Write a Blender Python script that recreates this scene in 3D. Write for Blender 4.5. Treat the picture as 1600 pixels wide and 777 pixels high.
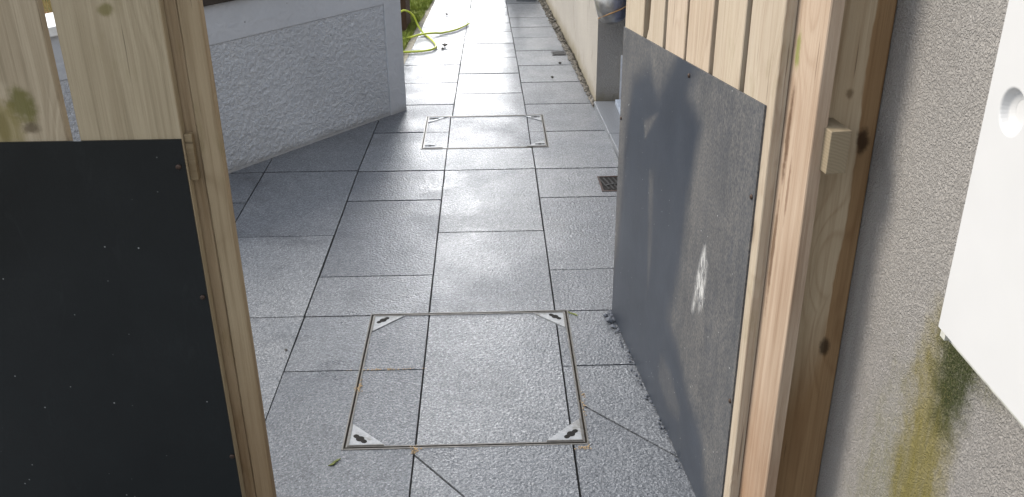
import bpy, bmesh, math, random
from mathutils import Vector, Matrix, noise as mnoise
random.seed(7)
R = math.radians
scene = bpy.context.scene
for o in list(bpy.data.objects):
    bpy.data.objects.remove(o)

# ------------------------------------------------------------------ camera
cam = bpy.data.cameras.new('camera'); cam_o = bpy.data.objects.new('camera', cam)
scene.collection.objects.link(cam_o)
cam.sensor_fit = 'HORIZONTAL'; cam.sensor_width = 36.0; cam.lens = 36.0 * 1468.76 / 1600.0
cam.clip_start = 0.05; cam.clip_end = 500
cam_o.matrix_world = Matrix(((0.9996, 0.0199, -0.0197, 0.0),
                             (-0.0264, 0.4333, -0.9009, 0.0),
                             (-0.0094, 0.9010, 0.4337, 1.6),
                             (0, 0, 0, 1)))
scene.camera = cam_o

# ------------------------------------------------------------------ sky and sun
SUN_AZ, SUN_EL = -74.0, 41.0          # degrees, azimuth from +Y (down the path) to the left is negative
w = bpy.data.worlds.new("World"); scene.world = w; w.use_nodes = True
nt = w.node_tree; N = nt.nodes; Lk = nt.links; N.clear()
out = N.new('ShaderNodeOutputWorld'); bg = N.new('ShaderNodeBackground')
sky = N.new('ShaderNodeTexSky'); sky.sky_type = 'NISHITA'; sky.sun_disc = False
sky.sun_elevation = R(SUN_EL); sky.sun_rotation = R(SUN_AZ); sky.dust_density = 3.0; sky.air_density = 1.0
tc = N.new('ShaderNodeTexCoord')
# broken bright cloud; glow added low ahead for glare on the wet path
cn = N.new('ShaderNodeTexNoise'); cn.inputs['Scale'].default_value = 2.2; cn.inputs['Detail'].default_value = 6
Lk.new(tc.outputs['Generated'], cn.inputs['Vector'])
cr = N.new('ShaderNodeMapRange'); cr.inputs['From Min'].default_value = 0.35; cr.inputs['From Max'].default_value = 0.65
cr.inputs['To Min'].default_value = 0.25; cr.inputs['To Max'].default_value = 0.9
Lk.new(cn.outputs['Fac'], cr.inputs['Value'])
mix = N.new('ShaderNodeMix'); mix.data_type = 'RGBA'
mix.inputs['B'].default_value = (10.6, 11.3, 12.3, 1)
Lk.new(cr.outputs['Result'], mix.inputs['Factor']); Lk.new(sky.outputs['Color'], mix.inputs['A'])
def glow(az, el, pw, amt):
    d = N.new('ShaderNodeVectorMath'); d.operation = 'DOT_PRODUCT'
    d.inputs[1].default_value = (math.sin(R(az)) * math.cos(R(el)), math.cos(R(az)) * math.cos(R(el)), math.sin(R(el)))
    Lk.new(tc.outputs['Generated'], d.inputs[0])
    c = N.new('ShaderNodeMath'); c.operation = 'MAXIMUM'; c.inputs[1].default_value = 0; Lk.new(d.outputs['Value'], c.inputs[0])
    p = N.new('ShaderNodeMath'); p.operation = 'POWER'; p.inputs[1].default_value = pw; Lk.new(c.outputs[0], p.inputs[0])
    s = N.new('ShaderNodeMath'); s.operation = 'MULTIPLY'; s.inputs[1].default_value = amt; Lk.new(p.outputs[0], s.inputs[0])
    return s
g1 = glow(1.0, 11.0, 110.0, 150.0)
g2 = glow(2.0, 17.0, 16.0, 6.0)
ga = N.new('ShaderNodeMath'); ga.operation = 'ADD'; Lk.new(g1.outputs[0], ga.inputs[0]); Lk.new(g2.outputs[0], ga.inputs[1])
gm = N.new('ShaderNodeMix'); gm.data_type = 'RGBA'; gm.blend_type = 'ADD'; gm.inputs['Factor'].default_value = 1.0
gc = N.new('ShaderNodeCombineColor')
for i in range(3): Lk.new(ga.outputs[0], gc.inputs[i])
Lk.new(mix.outputs['Result'], gm.inputs['A']); Lk.new(gc.outputs[0], gm.inputs['B'])
Lk.new(gm.outputs['Result'], bg.inputs['Color']); bg.inputs['Strength'].default_value = 0.085
Lk.new(bg.outputs[0], out.inputs['Surface'])

sl = bpy.data.lights.new('sun', 'SUN'); sl.energy = 1.9; sl.angle = R(22); sl.color = (1.0, 0.93, 0.83)
so = bpy.data.objects.new('sun', sl); scene.collection.objects.link(so)
sd = Vector((math.sin(R(SUN_AZ)) * math.cos(R(SUN_EL)), math.cos(R(SUN_AZ)) * math.cos(R(SUN_EL)), math.sin(R(SUN_EL))))
so.rotation_euler = sd.to_track_quat('Z', 'Y').to_euler(); so.location = (-4, 4, 6)
scene.view_settings.view_transform = 'Standard'; scene.view_settings.look = 'None'
scene.view_settings.exposure = 0.95; scene.view_settings.gamma = 1.0
scene.render.engine = 'CYCLES'

# ------------------------------------------------------------------ helpers
C = scene.collection
class MB:
    def __init__(s): s.v = []; s.f = []
    def face(s, pts):
        i = len(s.v); s.v += [tuple(p) for p in pts]; s.f.append(tuple(range(i, i + len(pts))))
    def box(s, x0, x1, y0, y1, z0, z1, M=None):
        p = [(x, y, z) for z in (z0, z1) for y in (y0, y1) for x in (x0, x1)]
        if M: p = [tuple(M @ Vector(q)) for q in p]
        i = len(s.v); s.v += p
        for q in ((0, 2, 3, 1), (4, 5, 7, 6), (0, 1, 5, 4), (1, 3, 7, 5), (3, 2, 6, 7), (2, 0, 4, 6)):
            s.f.append(tuple(i + k for k in q))
    def prism(s, poly, z0, z1):
        i = len(s.v); n = len(poly)
        s.v += [(x, y, z0) for x, y in poly] + [(x, y, z1) for x, y in poly]
        a = sum(poly[k][0] * poly[(k + 1) % n][1] - poly[(k + 1) % n][0] * poly[k][1] for k in range(n))
        r = range(n) if a > 0 else range(n - 1, -1, -1)
        r = list(r)
        s.f.append(tuple(i + n + k for k in r)); s.f.append(tuple(i + k for k in reversed(r)))
        for a_ in range(n):
            k, l = r[a_], r[(a_ + 1) % n]
            s.f.append((i + k, i + l, i + n + l, i + n + k))
    def prism_xz(s, poly, y0, y1):          # outline in x,z, thickness along y
        i = len(s.v); n = len(poly)
        a = sum(poly[k][0] * poly[(k + 1) % n][1] - poly[(k + 1) % n][0] * poly[k][1] for k in range(n))
        r = list(range(n)) if a > 0 else list(range(n - 1, -1, -1))
        s.v += [(x, y0, z) for x, z in poly] + [(x, y1, z) for x, z in poly]
        s.f.append(tuple(i + k for k in r)); s.f.append(tuple(i + n + k for k in reversed(r)))
        for a_ in range(n):
            k, l = r[a_], r[(a_ + 1) % n]
            s.f.append((i + l, i + k, i + n + k, i + n + l))
    def tube(s, pts, r, n=10, cap=True):
        pts = [Vector(p) for p in pts]; rr = r if isinstance(r, (list, tuple)) else [r] * len(pts)
        base = len(s.v)
        for k, p in enumerate(pts):
            t = (pts[min(k + 1, len(pts) - 1)] - pts[max(k - 1, 0)]).normalized()
            a = t.orthogonal().normalized() if abs(t.z) > .9 else t.cross(Vector((0, 0, 1))).normalized()
            b = t.cross(a)
            for j in range(n):
                q = p + (a * math.cos(j * 2 * math.pi / n) + b * math.sin(j * 2 * math.pi / n)) * rr[k]
                s.v.append(tuple(q))
        for k in range(len(pts) - 1):
            for j in range(n):
                j2 = (j + 1) % n
                s.f.append((base + k * n + j, base + (k + 1) * n + j, base + (k + 1) * n + j2, base + k * n + j2))
        if cap:
            s.f.append(tuple(base + j for j in range(n)))
            s.f.append(tuple(base + (len(pts) - 1) * n + j for j in reversed(range(n))))
    def lathe(s, prof, M, n=32):
        base = len(s.v)
        for r, h in prof:
            for j in range(n):
                a = j * 2 * math.pi / n
                s.v.append(tuple(M @ Vector((r * math.cos(a), r * math.sin(a), h))))
        for k in range(len(prof) - 1):
            for j in range(n):
                j2 = (j + 1) % n
                s.f.append((base + k * n + j, base + k * n + j2, base + (k + 1) * n + j2, base + (k + 1) * n + j))
    def build(s, name, mat, parent=None, bevel=0, smooth=False, seg=2):
        me = bpy.data.meshes.new(name); me.from_pydata(s.v, [], s.f); me.update()
        o = bpy.data.objects.new(name, me); C.objects.link(o)
        if mat: me.materials.append(mat)
        if parent: o.parent = parent
        if smooth:
            for p in me.polygons: p.use_smooth = True
        if bevel:
            b = o.modifiers.new('bevel', 'BEVEL'); b.width = bevel; b.segments = seg; b.limit_method = 'ANGLE'
        return o
def tag(o, label=None, cat=None, group=None, kind=None):
    if label: o['label'] = label
    if cat: o['category'] = cat
    if group: o['group'] = group
    if kind: o['kind'] = kind
    return o
def empty(name, loc=(0, 0, 0), rz=0):
    o = bpy.data.objects.new(name, None); C.objects.link(o); o.location = loc; o.rotation_euler = (0, 0, rz)
    o.empty_display_size = .1; return o
def interp(tab, y):
    if y <= tab[0][0]: return tab[0][1]
    for (a, p), (b, q) in zip(tab, tab[1:]):
        if y <= b: return p + (q - p) * (y - a) / (b - a)
    (a, p), (b, q) = tab[-2], tab[-1]
    return p + (q - p) * (y - a) / (b - a)

# ------------------------------------------------------------------ material helpers
class Mat:
    def __init__(s, name, rough=.6, spec=.5, metal=0.0):
        s.m = bpy.data.materials.new(name); s.m.use_nodes = True; s.t = s.m.node_tree
        s.b = s.t.nodes['Principled BSDF']
        s.b.inputs['Roughness'].default_value = rough; s.b.inputs['Specular IOR Level'].default_value = spec
        s.b.inputs['Metallic'].default_value = metal
        s._co = None
    def n(s, k): return s.t.nodes.new(k)
    def l(s, a, b): s.t.links.new(a, b)
    def co(s, kind='Object'):
        if s._co is None: s._co = s.n('ShaderNodeTexCoord')
        return s._co.outputs[kind]
    def mapped(s, vec, scale=(1, 1, 1), loc=(0, 0, 0)):
        m = s.n('ShaderNodeMapping'); m.inputs['Scale'].default_value = scale; m.inputs['Location'].default_value = loc
        s.l(vec, m.inputs['Vector']); return m.outputs[0]
    def noise(s, vec, scale, detail=4, rough=.55, dist=0.0):
        q = s.n('ShaderNodeTexNoise'); q.inputs['Scale'].default_value = scale; q.inputs['Detail'].default_value = detail
        q.inputs['Roughness'].default_value = rough; q.inputs['Distortion'].default_value = dist
        s.l(vec, q.inputs['Vector']); return q.outputs['Fac']
    def vor(s, vec, scale, feature='F1', outp='Distance'):
        q = s.n('ShaderNodeTexVoronoi'); q.feature = feature; q.inputs['Scale'].default_value = scale
        s.l(vec, q.inputs['Vector']); return q.outputs[outp]
    def rng(s, v, a, b, c=0.0, d=1.0, smooth=False):
        q = s.n('ShaderNodeMapRange'); q.inputs['From Min'].default_value = a; q.inputs['From Max'].default_value = b
        q.inputs['To Min'].default_value = c; q.inputs['To Max'].default_value = d
        if smooth: q.interpolation_type = 'SMOOTHSTEP'
        s.l(v, q.inputs['Value']); return q.outputs['Result']
    def math(s, op, a, b=None):
        q = s.n('ShaderNodeMath'); q.operation = op
        for i, x in enumerate((a, b)):
            if x is None: continue
            if isinstance(x, (int, float)): q.inputs[i].default_value = x
            else: s.l(x, q.inputs[i])
        return q.outputs[0]
    def mix(s, f, a, b, blend='MIX'):
        q = s.n('ShaderNodeMix'); q.data_type = 'RGBA'; q.blend_type = blend
        for nm, x in (('Factor', f), ('A', a), ('B', b)):
            if isinstance(x, (int, float)): q.inputs[nm].default_value = x
            elif isinstance(x, tuple): q.inputs[nm].default_value = (x[0], x[1], x[2], 1)
            else: s.l(x, q.inputs[nm])
        return q.outputs['Result']
    def ramp(s, v, stops):
        q = s.n('ShaderNodeValToRGB'); e = q.color_ramp.elements
        while len(e) < len(stops): e.new(.5)
        for i, (p, c) in enumerate(stops): e[i].position = p; e[i].color = (c[0], c[1], c[2], 1)
        s.l(v, q.inputs['Fac']); return q.outputs['Color']
    def bump(s, h, strength=.5, dist=.002, prev=None):
        q = s.n('ShaderNodeBump'); q.inputs['Strength'].default_value = strength; q.inputs['Distance'].default_value = dist
        s.l(h, q.inputs['Height'])
        if prev: s.l(prev, q.inputs['Normal'])
        return q.outputs[0]
    def sep(s, vec):
        q = s.n('ShaderNodeSeparateXYZ'); s.l(vec, q.inputs[0]); return q.outputs
    def attr(s, name):
        q = s.n('ShaderNodeAttribute'); q.attribute_name = name; return q.outputs['Fac']
    def rand(s): return s.n('ShaderNodeObjectInfo').outputs['Random']
    def col(s, c):
        if isinstance(c, tuple): s.b.inputs['Base Color'].default_value = (c[0], c[1], c[2], 1)
        else: s.l(c, s.b.inputs['Base Color'])
    def nrm(s, x): s.l(x, s.b.inputs['Normal'])
    def rgh(s, x): s.l(x, s.b.inputs['Roughness'])
    def blob(s, vec, c, r, nz=None, amt=0.0):       # 1 at the centre of an ellipsoid, 0 outside
        v = s.mapped(vec, (1 / r[0], 1 / r[1], 1 / r[2]), (-c[0] / r[0], -c[1] / r[1], -c[2] / r[2]))
        q = s.n('ShaderNodeVectorMath'); q.operation = 'LENGTH'; s.l(v, q.inputs[0]); d = q.outputs['Value']
        if nz is not None:
            d = s.math('ADD', d, s.math('MULTIPLY', s.math('SUBTRACT', nz, .5), amt))
        return s.rng(d, 1.0, .35, 0.0, 1.0, True)

def plain(name, c, rough=.5, spec=.5, metal=0.0, vary=.15, scale=30, bump=0.0):
    m = Mat(name, rough, spec, metal); v = m.co()
    f = m.noise(v, scale, 5)
    m.col(m.mix(m.rng(f, .3, .7), tuple(x * (1 - vary) for x in c), tuple(min(1, x * (1 + vary)) for x in c)))
    m.rgh(m.rng(f, .3, .7, rough * .85, min(1, rough * 1.15)))
    if bump: m.nrm(m.bump(f, .5, bump))
    return m.m

def wood(name, pale, dark, algae=0.0, blobs=(), grain=1.0, damp=None, knot=True, rough=.75, axis=2):
    m = Mat(name, rough, .25); v = m.co()
    off = m.n('ShaderNodeVectorMath'); off.operation = 'ADD'
    rr = m.n('ShaderNodeCombineXYZ'); rnd = m.rand()
    m.l(m.math('MULTIPLY', rnd, 17.0), rr.inputs[0]); m.l(m.math('MULTIPLY', rnd, 5.0), rr.inputs[2])
    m.l(v, off.inputs[0]); m.l(rr.outputs[0], off.inputs[1]); vv = off.outputs[0]
    st = [1, 1, 1]; st[axis] = .035
    fine = [1, 1, 1]; fine[axis] = .02
    kn = [7.0, 7.0, 7.0]; kn[axis] = 2.6
    kd = m.vor(m.mapped(vv, tuple(kn)), 1.0)
    warp = m.rng(kd, .0, .5, .10, 0.0, True)
    wv = m.n('ShaderNodeVectorMath'); wv.operation = 'ADD'; wc = m.n('ShaderNodeCombineXYZ')
    m.l(warp, wc.inputs[0]); m.l(m.mapped(vv, tuple(st)), wv.inputs[0]); m.l(wc.outputs[0], wv.inputs[1])
    a = m.noise(wv.outputs[0], 19.0, 2, .45, .25)
    rings = m.math('SINE', m.math('MULTIPLY', a, 34.0))
    rings = m.rng(rings, -1, 1)
    fib = m.noise(m.mapped(vv, tuple(fine)), 240.0, 4, .6)
    big = m.noise(vv, 3.5, 3)
    f = m.math('ADD', m.math('MULTIPLY', m.math('POWER', rings, 2.5), .20 * grain), m.math('ADD', m.math('MULTIPLY', fib, .42), m.math('MULTIPLY', big, .35)))
    mid = tuple((p * .62 + d * .38) for p, d in zip(pale, dark))
    c = m.ramp(f, [(.22, pale), (.55, mid), (.95, dark)])
    if knot:
        km = m.rng(kd, .05, .12, 1.0, 0.0, True)
        sel = m.rng(m.vor(m.mapped(vv, tuple(kn)), 1.0, outp='Color'), .55, .6)
        km = m.math('MULTIPLY', km, sel)
        c = m.mix(m.math('MULTIPLY', km, .75), c, tuple(x * .5 for x in dark))
    tint = m.ramp(m.math('FRACT', m.math('MULTIPLY', rnd, 7.31)), [(0, (1.04, .97, .90)), (.35, (.93, .92, .86)), (.65, (1.08, 1.03, 1.0)), (1, (.95, .88, .80))])
    c = m.mix(1.0, c, tint, 'MULTIPLY')
    stk = [1, 1, 1]; stk[axis] = .03
    sk = m.noise(m.mapped(vv, tuple(stk)), 75.0, 4, .65)
    c = m.mix(m.rng(sk, .52, .74, 0, .6), c, dark)
    ck = m.noise(m.mapped(vv, tuple(stk), (3, 1, 2)), 120.0, 2, .5)
    c = m.mix(m.rng(ck, .70, .74, 0, .6), c, tuple(x * .4 for x in dark))
    if algae:
        an = m.noise(m.mapped(vv, (1, 1, .5) if axis == 2 else (.5, 1, 1)), 9.0, 6, .65)
        c = m.mix(m.rng(an, .58, .78, 0.0, algae), c, (.13, .12, .02))
    nz = m.noise(v, 30, 5, .65)
    for (bc, br, colr, amt) in blobs:
        c = m.mix(m.math('MULTIPLY', m.blob(v, bc, br, nz, 1.3), amt), c, colr)
    if damp: c = damp(m, v, c)
    gw = m.noise(m.mapped(vv, tuple(stk)), 11.0, 6, .7)
    c = m.mix(m.rng(gw, .50, .72, 0, .40), c, m.mix(1.0, c, (.62, .56, .48), 'MULTIPLY'))
    m.col(c)
    saw = [1, 1, 1]; saw[axis] = 14
    sw = m.noise(m.mapped(vv, tuple(saw)), 22.0, 3, .6)
    m.nrm(m.bump(sw, .22, .0010, m.bump(m.math('ADD', m.math('ADD', m.math('MULTIPLY', rings, .35), fib), m.math('MULTIPLY', ck, .8)), .75, .0018)))
    return m.m

# granite paving, wet
def granite(name, use_id=True):
    m = Mat(name, .4, .5); v = m.co('Object')
    sp = m.noise(v, 230, 4, .75); sp2 = m.vor(v, 210, outp='Color'); big = m.noise(v, 1.6, 4)
    g = m.math('ADD', m.math('MULTIPLY', sp, .80), m.math('MULTIPLY', sp2, .28))
    c = m.ramp(g, [(.30, (.030, .034, .041)), (.47, (.098, .106, .118)), (.60, (.165, .175, .190)), (.70, (.28, .29, .305)), (.80, (.46, .475, .50))])
    sid = m.attr('slab_tone')
    c = m.mix(1.0, c, m.ramp(sid, [(0, (.74, .75, .77)), (.5, (.95, .95, .95)), (1, (1.17, 1.16, 1.14))]), 'MULTIPLY')
    c = m.mix(m.rng(big, .35, .65, 0, .45), c, m.mix(1.0, c, (.68, .70, .75), 'MULTIPLY'))
    dirt = m.noise(v, 14, 6, .7)
    c = m.mix(m.rng(dirt, .68, .80, 0, .35), c, (.15, .125, .085))
    patch = m.rng(m.noise(v, 3.3, 7, .72, .4), .52, .66, 0, 1, True)
    c = m.mix(m.math('MULTIPLY', patch, .75), c, m.mix(1.0, c, (.62, .62, .63), 'MULTIPLY'))
    lich = m.vor(m.mapped(v, (1, 1, 0)), 5.5); lm = m.rng(m.math('ADD', lich, m.math('MULTIPLY', m.noise(v, 60, 4), .10)), .085, .07)
    c = m.mix(m.math('MULTIPLY', lm, .35), c, (.27, .25, .20))
    m.col(c)
    wet = m.noise(v, 2.6, 6, .65)
    m.rgh(m.math('SUBTRACT', m.math('ADD', m.rng(wet, .38, .60, .28, .46), m.math('MULTIPLY', sp, .12)), m.math('MULTIPLY', patch, .12)))
    b0 = m.noise(v, 260, 3, .6); b1 = m.noise(v, 112, 2, .5); b2 = m.noise(v, 30, 2, .5)
    n = m.bump(b2, .16, .003, m.bump(b1, .75, .0050, m.bump(b0, .5, .0020)))
    m.nrm(n)
    m.b.inputs['Coat Weight'].default_value = .10; m.b.inputs['Coat Roughness'].default_value = .2
    m.l(m.bump(b1, .25, .003), m.b.inputs['Coat Normal'])
    return m.m
M_gran = granite('wet_granite')
M_gran2 = granite('wet_granite_cover', True)
def _step():
    m = Mat('pale_granite', .4, .5); v = m.co()
    sp = m.noise(v, 300, 3, .7)
    m.col(m.ramp(sp, [(.3, (.07, .075, .085)), (.5, (.14, .15, .165)), (.75, (.30, .31, .325))])); m.nrm(m.bump(m.noise(v, 150, 2), .4, .002)); return m.m
M_step = _step()
M_mortar = plain('dark_mortar', (.030, .029, .027), .85, .2, vary=.5, scale=40, bump=.003)
M_soil = plain('soil', (.07, .055, .035), .95, .1, vary=.4, scale=18, bump=.01)
M_steel = plain('wet_steel', (.16, .15, .135), .4, .5, .7, vary=.25, scale=60)
def galv():
    m = Mat('galvanised_steel', .5, .5, .35); v = m.co()
    f = m.noise(v, 55, 5, .7); g_ = m.noise(v, 16, 5, .7)
    c = m.mix(m.rng(f, .3, .7), (.22, .23, .24), (.36, .37, .38))
    c = m.mix(m.rng(g_, .52, .70, 0, .8), c, (.13, .12, .10)); m.col(c); m.rgh(m.rng(g_, .4, .7, .35, .7)); m.nrm(m.bump(f, .2, .0008)); return m.m
M_galv = galv()
M_dark = plain('hole_shade', (.012, .011, .010), .8, .2)  # near-black colour standing for shade inside keyholes and drains
M_gap = plain('rust_dirt_gap', (.045, .035, .024), .9, .2, vary=.6, scale=50)
M_rust = plain('rusty_iron', (.060, .040, .034), .6, .4, .3, vary=.4, scale=60)
M_iron = plain('cast_iron', (.035, .034, .034), .5, .5, .5, vary=.3, scale=60)

# ------------------------------------------------------------------ ground and lawn
mb = MB(); mb.face([(-40, -30, -.12), (40, -30, -.12), (40, 60, -.12), (-40, 60, -.12)])
tag(mb.build('ground', M_soil), kind='structure')

# ------------------------------------------------------------------ paving
A_ = [(1.9, -.226), (4.4, -.225), (6.34, -.192), (8.3, -.150)]
B_ = [(4.3, .207), (6.31, .182), (8.3, .150)]
L_ = [(2.2, -.664), (2.8, -.652), (4.2, -.637), (4.9, -.620), (6.17, -.571), (7.09, -.526), (8.37, -.466)]
R_ = [(4.29, .622), (4.89, .602), (5.66, .569), (6.62, .523), (8.08, .448)]
L2_ = [(0, -1.082), (9, -1.082)]
L3_ = [(0, -1.52), (9, -1.52)]
L4_ = [(0, -2.1), (9, -2.1)]
colsC = [12.0, 11.4, 10.8, 10.2, 9.6, 9.0, 8.65, 8.275, 8.0, 7.69, 7.40, 7.095, 6.729, 6.324, 5.915, 5.468, 5.036, 4.497, 4.195, 3.487, 2.822, 2.080, .9, .2, -.5, -1.2]
colsL1 = [12.0, 11.2, 10.4, 9.9, 9.1, 8.7, 8.3, 7.952, 7.625, 7.298, 6.955, 6.565, 6.146, 5.714, 5.257, 4.764, 4.197, 3.835, 3.111, 2.816, 2.476, 1.30, .6, -.1, -.8, -1.2]
colsR = [12.0, 11.3, 10.5, 10.0, 9.2, 8.8, 8.5, 8.152, 7.584, 7.236, 6.896, 6.491, 6.094, 5.694, 5.237, 4.744, 4.194, 3.837, 3.133, 2.819, 2.474, 1.25, .55, -.15, -.8, -1.2]
colsL2 = [5.0, 4.213, 3.480, 2.818, 1.95, 1.4, .6, -.2, -1.2]
colsL3 = [4.7, 4.21, 3.84, 3.2, 2.5, 1.9, 1.1, .3, -.5, -1.2]
MAN = (-.426, .252, 2.079, 2.826)      # x0,x1,y0,y1 of the near cover
MAN2 = (-.358, .292, 4.497, 5.036)
GAP = .0028
pav = MB(); tones = []
def poly_slab(pts, inset, tone, z=0.0):
    """pts ccw, inset per edge (edge k from k to k+1)"""
    n = len(pts); q = []
    inset = [i_ * random.uniform(.8, 1.4) if i_ else 0 for i_ in inset]
    lines = []
    for k in range(n):
        a = Vector(pts[k]); b = Vector(pts[(k + 1) % n]); d = (b - a).normalized(); nn = Vector((-d.y, d.x))
        far = 1.9 if abs(d.x) > .9 and (a.y + b.y) / 2 > 3.6 else 1.0
        lines.append((a + nn * inset[k] * far, d))
    for k in range(n):
        (p, d), (p2, d2) = lines[k - 1], lines[k]
        den = d.x * d2.y - d.y * d2.x
        if abs(den) < 1e-6: q.append((p2.x, p2.y)); continue
        t = ((p2.x - p.x) * d2.y - (p2.y - p.y) * d2.x) / den
        q.append((p.x + d.x * t, p.y + d.y * t))
    f0 = len(pav.f); zz = z + random.uniform(-.0007, .0004)
    pav.prism(q, -.06, zz)
    tones.extend([tone] * (len(pav.f) - f0))
def cell(lt, rt, y0, y1, tone, holes=()):
    xl = lambda y: interp(lt, y); xr = lambda y: interp(rt, y)
    for (hx0, hx1, hy0, hy1) in holes:
        oy0, oy1 = max(y0, hy0), min(y1, hy1)
        if oy1 - oy0 < .01: continue
        if min(xr(oy0), xr(oy1)) <= hx0 + .005 or xl(oy0) >= hx1 - .005: continue
        cuts = []
        if hy0 > y0 + .01: cuts.append((y0, oy0, 'lo'))
        if hy1 < y1 - .01: cuts.append((oy1, y1, 'hi'))
        for (a, b, w_) in cuts:
            poly_slab([(xl(a), a), (xr(a), a), (xr(b), b), (xl(b), b)],
                      [GAP if w_ == 'lo' else 0, GAP, GAP if w_ == 'hi' else 0, GAP], tone)
        ib = GAP if oy0 <= y0 + .01 else 0; it = GAP if oy1 >= y1 - .01 else 0
        if xl(oy0) < hx0 - .01:
            poly_slab([(xl(oy0), oy0), (hx0, oy0), (hx0, oy1), (xl(oy1), oy1)], [ib, 0, it, GAP], tone)
        if xr(oy0) > hx1 + .01:
            poly_slab([(hx1, oy0), (xr(oy0), oy0), (xr(oy1), oy1), (hx1, oy1)], [ib, GAP, it, 0], tone)
        return
    poly_slab([(xl(y0), y0), (xr(y0), y0), (xr(y1), y1), (xl(y1), y1)], [GAP] * 4, tone)
H = [MAN, MAN2]
for ys, lt, rt in ((colsL1, L_, A_), (colsR, B_, R_), (colsL2, L2_, L_), (colsL3, L3_, L2_), (colsL3, L4_, L3_)):
    for y1, y0 in zip(ys, ys[1:]):
        if ys is colsR and abs(y1 - 2.474) < .01:        # the slab cut on the slant by the near cover
            t = random.random(); x0 = MAN[1]; xr = .66
            cut = lambda x: 2.262 + (x - x0) * (2.013 - 2.25) / (.484 - .263)
            poly_slab([(x0, cut(x0)), (xr, cut(xr)), (xr, y1), (x0, y1)], [GAP, GAP, GAP, 0], t)
            xc = x0 + (cut(x0) - MAN[2]) / (cut(x0) - cut(x0 + 1)); xB = interp(B_, y0)
            poly_slab([(x0, MAN[2]), (xc, MAN[2]), (x0, cut(x0))], [0, GAP, 0], t * .5)
            poly_slab([(xB, y0), (xr, y0), (xr, cut(xr)), (xc, MAN[2]), (xB, MAN[2])], [GAP, 0, GAP, 0, GAP], t * .5)
            continue
        cell(lt, rt, y0, y1, random.random(), H)
for y1, y0 in zip(colsC, colsC[1:]):
    if abs(y1 - 2.826) < .01 or abs(y1 - 5.036) < .01: continue     # inside the covers
    if abs(y1 - 2.080) < .01:                                        # slanting cut in front of the near cover
        xa, xb = interp(A_, 1.5), interp(B_, 1.5); k = (1.877 - 2.049) / (-.087 + .224)
        ya = 2.052; xe = xb; ye = ya + k * (xe - xa)
        poly_slab([(xa, ya), (xe, ye), (xb, y1), (xa, y1)], [GAP, GAP, 0, GAP], .45)
        poly_slab([(xa, y0), (xb, y0), (xe, ye), (xa, ya)], [GAP, GAP, GAP, GAP], .7)
        continue
    cell(A_, B_, y0, y1, random.random(), H)
path = pav.build('path', M_gran)
at = path.data.attributes.new('slab_tone', 'FLOAT', 'FACE'); at.data.foreach_set('value', tones)
tag(path, kind='structure')
mb = MB(); mb.prism([(-2.2, -1.3), (.66, -1.3), (.63, 4.29), (.60, 4.9), (.52, 6.6), (.448, 8.08), (.25, 12.1), (-.30, 12.1), (-.50, 8.37), (-.60, 6.2), (-.66, 5.1), (-2.2, 5.1)], -.10, -.009)
tag(mb.build('path_bed', M_mortar), kind='structure')
# pale concrete edging between slabs and lawn
mb = MB()
eo = [(5.1, -.66), (6.17, -.635), (7.09, -.59), (8.37, -.50), (12.0, -.36)]
ei = [(5.1, -.612), (6.17, -.574), (7.09, -.529), (8.37, -.468), (12.0, -.336)]
mb.prism([(x, y) for y, x in ei] + [(x, y) for y, x in reversed(eo)], -.09, -.006)
tag(mb.build('path_edging', plain('weathered_concrete', (.30, .28, .23), .9, .2, vary=.3, scale=30, bump=.004)), kind='structure')

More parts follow.
